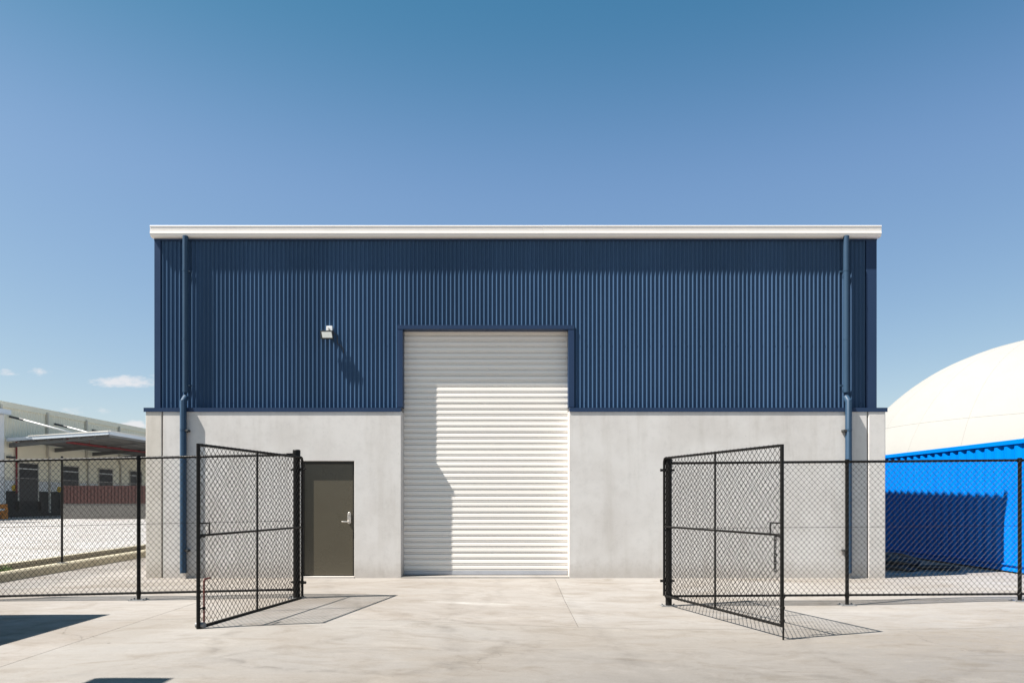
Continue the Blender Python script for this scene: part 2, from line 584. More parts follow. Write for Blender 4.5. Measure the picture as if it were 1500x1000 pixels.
M['hose'] = mat("black rubber hose", (0.009, 0.009, 0.009), 0.6)
M['steel'] = mat("dark painted steel", (0.06, 0.06, 0.065), 0.5)




def per_piece(m, amt):
    """slight tone difference from piece to piece"""
    t = m.node_tree
    b = t.nodes['Principled BSDF']
    lk = b.inputs['Base Color'].links[0].from_socket
    oi = nd(t, 'ShaderNodeObjectInfo')
    mr = nd(t, 'ShaderNodeMapRange')
    mr.inputs[3].default_value = 1 - amt
    mr.inputs[4].default_value = 1 + amt
    t.links.new(oi.outputs['Random'], mr.inputs[0])
    mx = nd(t, 'ShaderNodeMix', data_type='RGBA', blend_type='MULTIPLY')
    mx.inputs[0].default_value = 1
    t.links.new(lk, mx.inputs[6])
    t.links.new(mr.outputs[0], mx.inputs[7])
    t.links.new(mx.outputs[2], b.inputs['Base Color'])


per_piece(M['blue'], 0.07)
per_piece(M['slat'], 0.035)
# ------------------------------------------------------------------ ground
GX = [(-12, 0), (-8, 0.0), (-5.2, 0.016), (-3, 0.05), (2.2, -0.085), (4.8, -0.08), (7.3, -0.02), (9.5, 0), (12, 0)]


def gh(x, y):
    """gentle cross-fall of the yard around the fence line"""
    if x <= GX[0][0] or x >= GX[-1][0]:
        return 0.0
    for (a, va), (b, vb) in zip(GX, GX[1:]):
        if a <= x <= b:
            k = (x - a) / (b - a)
            k = k * k * (3 - 2 * k)
            h = va + (vb - va) * k
            break
    f = max(0.0, min(1.0, (12.3 - y) / 2.5))
    f = f * f * (3 - 2 * f)
    g = max(0.0, min(1.0, (y + 6.0) / 5.0))
    return h * f * g


gr = bpy.data.objects.new("ground", None)
COL.objects.link(gr)
tag(gr, kind='structure')
B = 900
m = MB()
X0, X1, Y0, Y1 = -12, 12, -6, 19
for (a, b, c, d) in [(-B, B, Y1, B * 2), (-B, B, -B, Y0), (-B, X0, Y0, Y1), (X1, B, Y0, Y1)]:
    m.sheet([[(a, c, 0), (b, c, 0)], [(a, d, 0), (b, d, 0)]])
m.build("paving", M['ground'], gr)


def slab(x0, x1, y0, y1, mt, name="concrete_slab", dz=0.0, gap=0.0035, step=0.3):
    x0, x1, y0, y1 = x0 + gap, x1 - gap, y0 + gap, y1 - gap
    nx = max(2, int((x1 - x0) / step))
    ny = max(2, int((y1 - y0) / step))
    mm = MB()
    rows = []
    for j in range(ny + 1):
        yy_ = y0 + (y1 - y0) * j / ny
        rows.append([(x0 + (x1 - x0) * i / nx, yy_, gh(x0 + (x1 - x0) * i / nx, yy_) + dz) for i in range(nx + 1)])
    mm.sheet(rows)
    ed = [rows[0], [r[-1] for r in rows], rows[-1][::-1], [r[0] for r in rows][::-1]]
    for e in ed:
        mm.sheet([[(p[0], p[1], p[2] - 0.035) for p in e], e])
    ob = mm.build(name, mt, gr, smooth=False, fixn=False)
    return ob


slab(X0, X1, Y0, Y1, M['joint'], "joint_filler", -0.02, 0)
JX = [(-12, -8.0), (-8.0, -4.32), (-4.32, 0.78), (0.78, 6.2), (6.2, 12)]
slab(-12, -4.32, -6, 8.02, M['slab_a'])
slab(-12, -4.32, 8.02, 19, M['slab_a'])
slab(-4.32, 12, -6, 8.02, M['slab_c'])
slab(-4.32, 0.78, 8.02, 19, M['slab_a'])
slab(0.78, 12, 8.02, 19, M['slab_b'])

# road beyond the kerb, thin dark grey strip lying across it
m = MB()
m.sheet([[(-80, 8, 0.004), (-9.6, 8, 0.004)], [(-80, 120, 0.004), (-9.6, 120, 0.004)]])
tag(m.build("road", ground_mat("pale road concrete", (0.40, 0.385, 0.375))), kind='structure')
m = MB()
m.sheet([[(-42, 41.2, 0.008), (-29.5, 41.2, 0.008)], [(-42, 43.2, 0.008), (-29.5, 43.2, 0.008)]])
tag(m.build("dark_strip", mat("dark grey strip", (0.11, 0.11, 0.12), 0.8)), kind='structure')
# kerb with soil strip
kerb = bpy.data.objects.new("kerb", None)
COL.objects.link(kerb)
tag(kerb, kind='structure')


def kx(y):
    return -8.85 - 0.058 * (y - 11.8)


k0 = 9.0
while k0 < 33:
    k1 = k0 + 2.4
    mm = MB()
    xa, xb = kx(k0), kx(k1)
    poly = [(0, 0), (-0.02, 0.13), (-0.05, 0.155), (-0.22, 0.155), (-0.25, 0.0)]
    rows = []
    for (yy_, xx) in ((k0 + .006, xa), (k1 - .006, xb)):
        rows.append([(xx + p, yy_, q) for p, q in poly])
    mm.sheet(rows)
    b0 = len(mm.v)
    mm.v += rows[0]
    mm.f.append(tuple(b0 + i for i in range(5)))
    mm.v += rows[1]
    mm.f.append(tuple(b0 + 5 + i for i in range(5)))
    mm.build("kerb_stone", M['kerb'], kerb)
    k0 = k1
mm = MB()
mm.sheet([[(kx(9) - .25, 9, .05), (kx(33) - .25, 33, .05)], [(kx(9) - .75, 9, .10), (kx(33) - .75, 33, .10)]])
mm.build("soil_strip", M['soil'], kerb)
mm = MB()
rows = []
for y_ in (9, 33):
    rows.append([(kx(y_) - 0.75, y_, 0), (kx(y_) - 0.76, y_, 0.20), (kx(y_) - 0.92, y_, 0.20), (kx(y_) - 0.93, y_, 0)])
mm.sheet(rows)
mm.build("rear_edging", M['kerb'], kerb)

# ------------------------------------------------------------------ main shed
YF = 12.5        # concrete face
YB = 12.62       # cladding crest plane
YD = 12.81       # roller door plane
shed = thing("storage_shed", (0, YF, 0), "navy corrugated storage shed on pale concrete base walls with a cream roller door", "building")
XL, XR = -6.71, 6.84
DL, DR = -2.03, 1.045
ZC = 3.06
# concrete panels
m = MB()
m.prism([(-6.39, -0.05), (-3.865, -0.05), (-3.865, 2.14), (-2.888, 2.14), (-2.888, -0.05), (DL, -0.05), (DL, ZC), (-6.39, ZC)], 'y', YF, YF + .30)
m.build("concrete_panel", M['wall'], shed, bevel=0.008)
m = MB()
m.prism([(DR, -0.05), (6.50, -0.05), (6.50, ZC), (DR, ZC)], 'y', YF, YF + .30)
m.build("concrete_panel", M['wall'], shed, bevel=0.008)
m = MB()
m.box(XL, -6.415, YF, YF + .20, -0.05, ZC)
m.build("corner_panel", M['wall2'], shed, bevel=0.012)
m = MB()
m.box(6.525, XR, YF - 0.004, YF + .20, -0.05, ZC)
m.build("corner_panel", M['wall'], shed, bevel=0.016)
m = MB()
m.box(-6.45, -6.38, YF + .03, YF + .1, -.05, ZC - .01)
m.build("joint_sealant", M['seal'], shed)
m = MB()
m.box(6.49, 6.55, YF + .03, YF + .1, -.05, ZC - .01)
m.build("joint_sealant", M['seal'], shed)
# side and back walls
m = MB()
m.box(XL, XL + .2, YF + .205, 30, -0.05, ZC)
m.box(XR - .2, XR, YF + .205, 30, -0.05, ZC)
m.box(XL, XR, 30, 30.2, -0.05, ZC)
m.build("side_wall", M['wall'], shed)
BLX, BRX = -6.61, 6.74
ZT = 6.286


def zigside(x, sgn):
    mm_ = MB()
    pts = []
    n = int((30 - 12.7) / 0.019)
    for i in range(0, n, 2):
        y_ = 12.7 + i * 0.019
        pts.append((x + sgn * 0.0085 * math.sin(2 * math.pi * y_ / 0.0762), y_))
    mm_.sheet([[(p[0], p[1], ZC + .02) for p in pts], [(p[0], p[1], 6.34 + (p[1] - 12.7) * .03) for p in pts]])
    return mm_


zigside(BLX + .02, -1).build("side_cladding", M['blue'], shed)
zigside(BRX - .02, 1).build("side_cladding", M['blue'], shed)
m = MB()
m.box(BLX + .02, BRX - .02, 30.02, 30.06, ZC + .01, 6.8)
m.build("rear_cladding", M['blue'], shed)
m = MB()
rf = [(12.62, 6.37), (30.2, 6.92), (30.2, 6.96), (12.62, 6.41)]
m.prism(rf, 'x', BLX - 0.02, BRX + 0.02)
m.build("roof", M['cream'], shed)
# corrugated sheets on the front
PITCH = 0.0772
RIB = [(0.0, 0.029), (0.027, 0.0015), (0.029, 0.0), (0.035, 0.0), (0.037, 0.0015), (0.056, 0.029)]   # one rib: web, crest, web; then the pan


def sheet_mesh(x0, x1, z0, z1):
    mm_ = MB()
    jit = random.uniform(-0.0012, 0.0012)
    prof_ = []
    k = math.floor(x0 / PITCH) - 1
    while k * PITCH < x1 + PITCH:
        prof_ += [(k * PITCH + dx, YB + dy) for dx, dy in RIB]
        k += 1

    def yat(x):
        for (xa, ya), (xb, yb) in zip(prof_, prof_[1:]):
            if xa <= x <= xb:
                return ya + (yb - ya) * (x - xa) / (xb - xa)
        return YB + .029
    xs = [x0] + [q[0] for q in prof_ if x0 + 1e-5 < q[0] < x1 - 1e-5] + [x1]
    mm_.sheet([[(x, yat(x) + jit, z0) for x in xs], [(x, yat(x) + jit, z1) for x in xs]])
    return mm_


SW = PITCH * 10
x = -6.50
xe = 6.55
zbot = ZC + 0.06
cuts = []
while x < xe:
    nx = min(xe, x + SW)
    if xe - nx < 0.15:
        nx = xe
    cuts.append((x, nx))
    x = nx
fl, fr = -2.10, 1.155        # outer lines of the door flashing
for (a, b_) in cuts:
    if b_ <= fl or a >= fr:
        segs = [(a, b_, zbot)]
    else:
        segs = []
        if a < fl:
            segs.append((a, fl, zbot))
        mid0, mid1 = max(a, fl), min(b_, fr)
        segs.append((mid0, mid1, 4.62))
        if b_ > fr:
            segs.append((fr, b_, zbot))
    for (p, q, z0) in segs:
        if q - p < 0.01:
            continue
        sheet_mesh(p, q, z0, 6.25).build("cladding_sheet", M['blue'], shed, smooth=False, fixn=False)
# flashings
m = MB()
m.box(BLX, -6.495, YB - .006, YB + .05, zbot - .02, ZT - .03)
m.box(BLX, BLX + .03, YB + .05, YB + .16, zbot - .02, ZT - .03)
m.build("corner_flashing", M['blue_trim'], shed, bevel=.003)
m = MB()
m.box(6.545, BRX, YB - .006, YB + .05, zbot - .02, ZT - .03)
m.box(BRX - .03, BRX, YB + .05, YB + .16, zbot - .02, ZT - .03)
m.build("corner_flashing", M['blue_trim'], shed, bevel=.003)
m = MB()
m.box(BLX, BRX, YB - .012, YB + .04, 6.215, 6.30)
m.build("eaves_flashing", M['blue_trim'], shed)
for (a, b_) in ((XL - .03, DL - .005), (DR + .005, XR + .03)):
    m = MB()
    m.prism([(YF - .013, ZC - .02), (YF - .013, ZC + .055), (YB + .03, ZC + .075), (YB + .03, ZC + .003), (YF - .003, ZC + .003), (YF - .003, ZC - .02)], 'x', a, b_)
    m.build("capping_flashing", M['blue_trim'], shed)
ZH = 4.575
m = MB()
m.box(-2.117, -2.018, YB - .02, YB + .03, ZC + .078, ZH + .0)
m.box(-2.040, -2.018, YB + .03, YD + .06, ZC + .078, ZH)
m.build("jamb_flashing", M['blue_trim'], shed, bevel=.002)
m = MB()
m.box(1.04, 1.150, YB - .02, YB + .03, ZC + .078, ZH)
m.box(1.04, 1.062, YB + .03, YD + .06, ZC + .078, ZH)
m.build("jamb_flashing", M['blue_trim'], shed, bevel=.002)
m = MB()
m.box(-2.117, 1.150, YB - .024, YB + .03, ZH + .002, ZH + .078)
m.box(-2.117, 1.150, YB + .03, YD + .12, ZH + .002, ZH + .03)
m.build("head_flashing", M['blue_trim'], shed, bevel=.002)
# gutter
m = MB()
gy = 12.497
prof = [(12.63, 6.45), (gy, 6.45), (gy - .004, 6.444), (gy - .004, 6.432), (gy + .003, 6.426), (gy + .003, 6.385), (gy + .010, 6.378), (gy + .010, 6.372),
        (gy + .002, 6.364), (gy + .002, 6.325), (gy - .005, 6.318), (gy - .005, 6.306), (gy + .004, 6.298), (gy + .008, 6.272), (gy + .03, 6.25), (gy + .06, 6.246), (12.63, 6.25)]
m.prism(prof, 'x', -6.63, 0.568)
m.build("gutter", M['cream'], shed)
m = MB()
m.prism([(p if p > 12.6 else p - 0.002, q) for p, q in prof], 'x', 0.57, 6.765)
m.build("gutter", M['cream'], shed)
# screws in the cladding
ms = MB()
for zz in (5.72, 4.36, 3.22):
    x = -6.53
    while x < 6.7:
        if not (zz < 4.62 and fl - .0 < x < fr) and abs(x + 5.98) > .1 and abs(x - 6.13) > .1:
            xx = round(x / PITCH) * PITCH + 0.032
            ms.box(xx - .006, xx + .006, YB - .007, YB + .002, zz - .006, zz + .006)
        x += PITCH * 3
o = ms.build("cladding_screws", M['blue_trim'], shed)
o['kind'] = 'stuff'
# downpipes
for (xx, side) in ((-5.99, 1), (6.132, -1)):
    dp = MB()
    dp.tube([(xx, 12.525, 6.26), (xx, 12.525, 3.40)], 0.050, 20)
    d_ob = dp.build("downpipe", M['pipe'], shed, autos=True)
    lo = MB()
    lo.tube([(xx, 12.530, 3.31), (xx, 12.438, 3.22), (xx, 12.438, 0.10)], 0.056, 20)
    lo.build("downpipe_shoe", M['pipe'], d_ob, autos=True)
    for zz in (5.62, 3.52):
        cl = MB()
        cl.box(xx - .08, xx + .08, 12.59, 12.612, zz, zz + .03)
        cl.build("pipe_bracket", M['pipe'], d_ob, bevel=.003)
    for zz in (2.68, 0.50):
        cl = MB()
        xa_, xb_ = (xx + .04, xx + .105) if side > 0 else (xx - .105, xx - .04)
        cl.box(xa_, xb_, 12.40, 12.50, zz - .012, zz + .028)
        cl.build("pipe_bracket", M['hous'], d_ob, bevel=.006)
    for zz in (5.62, 4.36):
        cl = MB()
        cl.tube([(xx, 12.525, zz), (xx, 12.525, zz + .035)], 0.0535, 20)
        cl.build("pipe_collar", M['pipe'], d_ob, autos=True)
    for zz in (2.68, 1.4):
        cl = MB()
        cl.tube([(xx, 12.438, zz), (xx, 12.438, zz + .035)], 0.059, 20)
        cl.build("pipe_collar", M['pipe'], d_ob, autos=True)
# roller door
rd = bpy.data.objects.new("roller_door", None)
COL.objects.link(rd)
rd.parent = shed
NS = 42
p = (ZH - 0.065) / NS
sl = [(0.010, 0.0), (-.008, -.002), (-.0145, -.008), (-.0165, -.058), (-.013, -.066), (0.002, -.0695), (0.002, -.0745), (-.009, -.078), (-.013, -.086), (-.009, -.096), (0.010, -.0995), (0.012, -p)]
mm = MB()
mm.sheet([[(DL + .002, YD + a, c_) for a, c_ in sl], [(DR + .0, YD + a, c_) for a, c_ in sl]])
slm = mm.mesh("slat", M['slat'], (0, YF, 0), fixn=False)
for i in range(NS):
    o = bpy.data.objects.new("slat", slm)
    COL.objects.link(o)
    o.parent = rd
    o.location = (random.uniform(-.001, .001), random.uniform(-.0015, .0015), ZH + .03 - i * p)
    o.rotation_euler = (random.uniform(-.005, .005), 0, 0)
m = MB()
zb = ZH + .03 - NS * p
m.box(DL + .004, DR - .004, YD - .014, YD + .03, 0.03, zb + .005)
m.build("bottom_rail", M['rail'], rd, bevel=.004)
m = MB()
m.box(DL - .06, DL + .004, YD + .012, YD + .06, 0.0, ZH)
m.build("guide_rail", M['slat'], rd)
m = MB()
m.box(DR - .004, DR + .06, YD + .012, YD + .06, 0.0, ZH)
m.build("guide_rail", M['slat'], rd)
m = MB()
m.box(DL + .002, DR - .002, YF - .01, YD + .1, -.03, .022)
m.build("door_sill", M['slab_b'], shed, bevel=.005)
# dark interior behind everything
m = MB()
m.box(-6.3, 6.3, 12.84, 12.88, 0, 6.2)
m.build("inner_lining", M['frame'], shed)
# service door
pd = bpy.data.objects.new("service_door", None)
COL.objects.link(pd)
pd.parent = shed
PLx, PRx, PTz = -3.865, -2.888, 2.14
m = MB()
fy0, fy1 = YF + .050, YF + .11
m.prism([(PLx, -.02), (PLx, PTz), (PRx, PTz), (PRx, -.02), (PRx - .035, -.02), (PRx - .035, PTz - .04), (PLx + .035, PTz - .04), (PLx + .035, -.02)], 'y', fy0, fy1)
m.build("door_frame", M['frame'], pd)
m = MB()
m.box(PLx + .040, PRx - .040, YF + .072, YF + .112, 0.045, PTz - .046)
m.build("door_leaf", M['door'], pd, bevel=.003)
m = MB()
m.box(PLx, PRx, YF - .012, YF + .12, -.03, .030)
m.build("threshold", M['wall'], pd, bevel=.004)
hx, hz = -2.995, 1.10
m = MB()
pl = []
for i in range(24):
    a = 2 * math.pi * i / 24
    pl.append((hx + .033 * math.cos(a), hz + (.075 if math.sin(a) >= 0 else -.075) + .033 * math.sin(a)))
m.prism(pl, 'y', YF + .050, YF + .072)
m.tube([(hx, YF + .05, hz - .07), (hx, YF + .012, hz - .07), (hx - .02, YF - .002, hz - .07), (hx - .125, YF + .0, hz - .068)], .013, 12)
m.tube([(hx, YF + .042, hz + .07), (hx, YF + .052, hz + .07)], .014, 12)
m.build("door_handle", M['chrome'], pd, bevel=.002, autos=True)

# ------------------------------------------------------------------ floodlight
fx, fz = -3.385, 4.445
fl_ = thing("floodlight", (fx, YB, fz), "small floodlight with pale square glass bolted high on the navy cladding", "floodlight")
m = MB()
m.box(fx - .035, fx + .075, YB - .05, YB + .004, fz + .075, fz + .185)
m.build("junction_box", M['whitebox'], fl_, bevel=.006)
m = MB()
m.tube([(fx + .02, YB - .05, fz + .11), (fx + .03, YB - .10, fz + .07)], .02, 10)
m.tube([(fx + .0, YB - .05, fz + .15), (fx + .03, YB - .075, fz + .12), (fx + .04, YB - .09, fz + .08)], .009, 8)
m.build("swivel_arm", M['hous'], fl_)
tilt = math.radians(9)


def fpt(a, d, h):
    """a sideways, d outwards, h up in the tilted head"""
    cy, sy = math.cos(tilt), math.sin(tilt)
    return (fx + a, YB - .13 - (d * cy + h * sy), fz - (d * sy) + h * cy)


def tbox(mb, a0, a1, d0, d1, h0, h1, sk=0.0):
    b = len(mb.v)
    for h in (h0, h1):
        s = sk * (h1 - h)
        mb.v += [fpt(a0 + s, d0, h), fpt(a1 + s, d0, h), fpt(a1 + s, d1, h), fpt(a0 + s, d1, h)]
    for f in ((0, 3, 2, 1), (4, 5, 6, 7), (0, 1, 5, 4), (1, 2, 6, 5), (2, 3, 7, 6), (3, 0, 4, 7)):
        mb.f.append(tuple(b + i for i in f))


m = MB()
tbox(m, -.112, .112, -.03, .03, -.078, .078)
for k in range(6):
    tbox(m, -.10 + k * .038, -.09 + k * .038, -.05, -.03, -.062, .062)
m.build("lamp_housing", M['hous'], fl_, bevel=.005)
m = MB()
tbox(m, -.090, .090, .03, .034, -.052, .052, 0.14)
m.build("lamp_glass", M['lens'], fl_)
m = MB()
pts = []
for i in range(22):
    k = i / 21
    pts.append((fx + .125 + .14 * k + .018 * math.sin(k * 9), YB - .06 + .045 * k - .03 * math.sin(k * 6), fz + .02 - .30 * k + .02 * math.sin(k * 11)))
m.tube(pts, .007, 6)
m.tube([(fx + .1, YB - .1, fz + .06), (fx + .14, YB - .09, fz + .03), pts[0]], .007, 6)
m.build("cable", M['hous'], fl_, smooth=True)

# ------------------------------------------------------------------ chain link
PW, VH = 0.0787, 0.086
WR = 0.0027


def chain(P0, P1, zb0, zb1, zt0, zt1, phase=0.0, r=WR, pw=PW, sides=3):
    """woven wire mesh between two plan points; bottom and top heights run linearly"""
    P0 = Vector((P0[0], P0[1], 0))
    P1 = Vector((P1[0], P1[1], 0))
    L = (P1 - P0).length
    d = (P1 - P0).normalized()
    nrm = Vector((d.y, -d.x, 0))
    if nrm.y > 0:
        nrm = -nrm
    half = pw / 2
    n = int(L / half)
    mb = MB()
    e = r * 0.9
    for k in range(n):
        s0 = (k + .5) * half
        t_ = s0 / L
        zb_, zt_ = zb0 + (zb1 - zb0) * t_, zt0 + (zt1 - zt0) * t_
        c = int((zt_ - zb_) / (VH / 2)) + 1
        wob = random.uniform(-.0015, .0015)
        pts = []
        for j in range(c + 1):
            sg = 1 if (j + k) % 2 else -1
            z = min(zt_, zb_ + j * VH / 2)
            s = s0 + sg * (half / 2 + 0.002) + random.uniform(-.0012, .0012) + wob
            q = P0 + d * max(0, min(L, s)) + nrm * (e if (sg > 0) else -e)
            pts.append((q.x, q.y, z))
        b = len(mb.v)
        m_ = len(pts)
        for i, pnt in enumerate(pts):
            pv = Vector(pnt)
            for a in range(sides):
                an = 2 * math.pi * a / sides + math.pi / 2
                o_ = d * (math.cos(an) * r) + nrm * (math.sin(an) * r)
                # offset in the plane perpendicular to the average (vertical) run, widened for the slant
                mb.v.append((pv.x + o_.x * 1.35, pv.y + o_.y, pv.z))
        for i in range(m_ - 1):
            for a in range(sides):
                a2 = (a + 1) % sides
                mb.f.append((b + i * sides + a, b + i * sides + a2, b + (i + 1) * sides + a2, b + (i + 1) * sides + a))
    return mb


def ties(mb, A, Bp, n, r_rail, rw=.004):
    A, Bp = Vector(A), Vector(Bp)
    d = (Bp - A).normalized()
    for i in range(n):
        c = A + (Bp - A) * ((i + .5) / n)
        s = Vector((0, 0, 1)) if abs(d.z) < .5 else Vector((1, 0, 0))
        f = d.cross(s).normalized()
        ring = []
        for k in range(6):
            a = 2 * math.pi * k / 6
            ring.append(c + (s * math.cos(a) + f * math.sin(a)) * (r_rail + .002) + d * (.012 * (k / 6 - .5)))
        mb.tube(ring, rw, 3, closed=True)


def foot_plate(x, y, post):
    g = gh(x, y)
    mb = MB()
    mb.box(x - .11, x + .11, y - .075, y + .075, g - .004, g + .010)
    for sx in (-.085, .085):
        mb.tube([(x + sx, y - .045, g + .01), (x + sx, y - .045, g + .028)], .011, 6)
        mb.tube([(x + sx, y + .045, g + .01), (x + sx, y + .045, g + .028)], .011, 6)
    mb.build("base_plate", M['galv'], post)


def fence(D, xa, xb, tz, bz, posts, gatepost, label, gatetop, phase):
    """tz, bz : functions X -> z of rails"""
    gx, gr_ = gatepost
    root = thing("chain_link_fence", (gx, D, gh(gx, D)), label, "fence", "black chain link fences either side of the gates")
    for px_ in posts:
        mb = MB()
        mb.tube([(px_, D + .03, gh(px_, D) + .0), (px_, D + .03, tz(px_) + .035)], .0255, 14)
        mb.tube([(px_, D + .03, tz(px_) - .03), (px_, D + .03, tz(px_) + .03)], .031, 14)
        mb.tube([(px_, D + .03, bz(px_) - .035), (px_, D + .03, bz(px_) + .035)], .031, 14)
        po = mb.build("line_post", M['black'], root, autos=True)
        foot_plate(px_, D + .03, po)
    mb = MB()
    mb.tube([(gx, D, gh(gx, D)), (gx, D, gatetop - .02)], gr_, 20)
    po = mb.build("gate_post", M['black'], root, autos=True)
    mb = MB()
    mb.tube([(gx, D, gatetop - .05), (gx, D, gatetop - .005), (gx, D, gatetop + .006)], .05, 20, rr=[gr_ + .006, gr_ + .006, gr_ - .004])
    mb.build("post_cap", M['black'], po, autos=True)
    for zz in (tz(gx) - .0, bz(gx)):
        mb = MB()
        mb.tube([(gx, D, zz - .022), (gx, D, zz + .022)], gr_ + .004, 16)
        sg = 1 if xb > gx and xa >= gx - .01 else -1
        mb.box(min(gx, gx + sg * .14), max(gx, gx + sg * .14), D - .012, D + .012, zz - .018, zz + .018)
        mb.tube([(gx + sg * .095, D - .03, zz), (gx + sg * .095, D + .03, zz)], .010, 6)
        mb.build("rail_clamp", M['black'], po)
    foot_plate(gx, D, po)
    for nm, fz_, r in (("top_rail", tz, .0185), ("bottom_rail", bz, .0165)):
        mb = MB()
        mb.tube([(xa, D + .028, fz_(xa)), (xb, D + .028, fz_(xb))], r, 12)
        ro = mb.build(nm, M['black'], root, autos=True)
        tm = MB()
        ties(tm, (xa, D + .028, fz_(xa)), (xb, D + .028, fz_(xb)), int(abs(xb - xa) / PW), r, .0032)
        tag(tm.build("tie_wire", M['wire'], ro), kind='stuff')
    mb = MB()
    zm = lambda x: (tz(x) + bz(x)) / 2 + .02
    mb.tube([(xa, D + .006, zm(xa)), (xb, D + .006, zm(xb))], .003, 5)
    mb.build("tension_wire", M['wire'], root)
    mb = chain((xa, D), (xb, D), bz(xa) - .012, bz(xb) - .012, tz(xa) + .015, tz(xb) + .015, phase)
    mb.build("wire_mesh", M['wire'], root, fixn=False)
    return root


DLf, DRf = 9.62, 9.78


def lin(px0, y0, px1, y1, D):
    x0, z0, x1, z1 = PX(px0, D), PZ(y0, D), PX(px1, D), PZ(y1, D)
    return lambda x: z0 + (z1 - z0) * (x - x0) / (x1 - x0)


ltz, lbz = lin(0, 674.5, 285, 668.5, DLf), lin(0, 873, 285, 866.5, DLf)
rtz, rbz = lin(980, 678, 1497, 673.6, DRf), lin(980, 873.0, 1497, 869.8, DRf)
gxl, gxr = PX(434.5, DLf), PX(979.5, DRf)
fence(DLf, PX(-90, DLf), gxl - .05, ltz, lbz, [PX(201.5, DLf), PX(-45, DLf)], (gxl, .0475),
      "black chain link fence left of the opening, in front of the pale kerb", PZ(659, DLf), 0)
fence(DRf, gxr + .05, PX(1600, DRf), rtz, rbz, [PX(1242.3, DRf), PX(1496, DRf)], (gxr, .045),
      "black chain link fence right of the opening, in front of the blue container", PZ(672, DRf), 0)


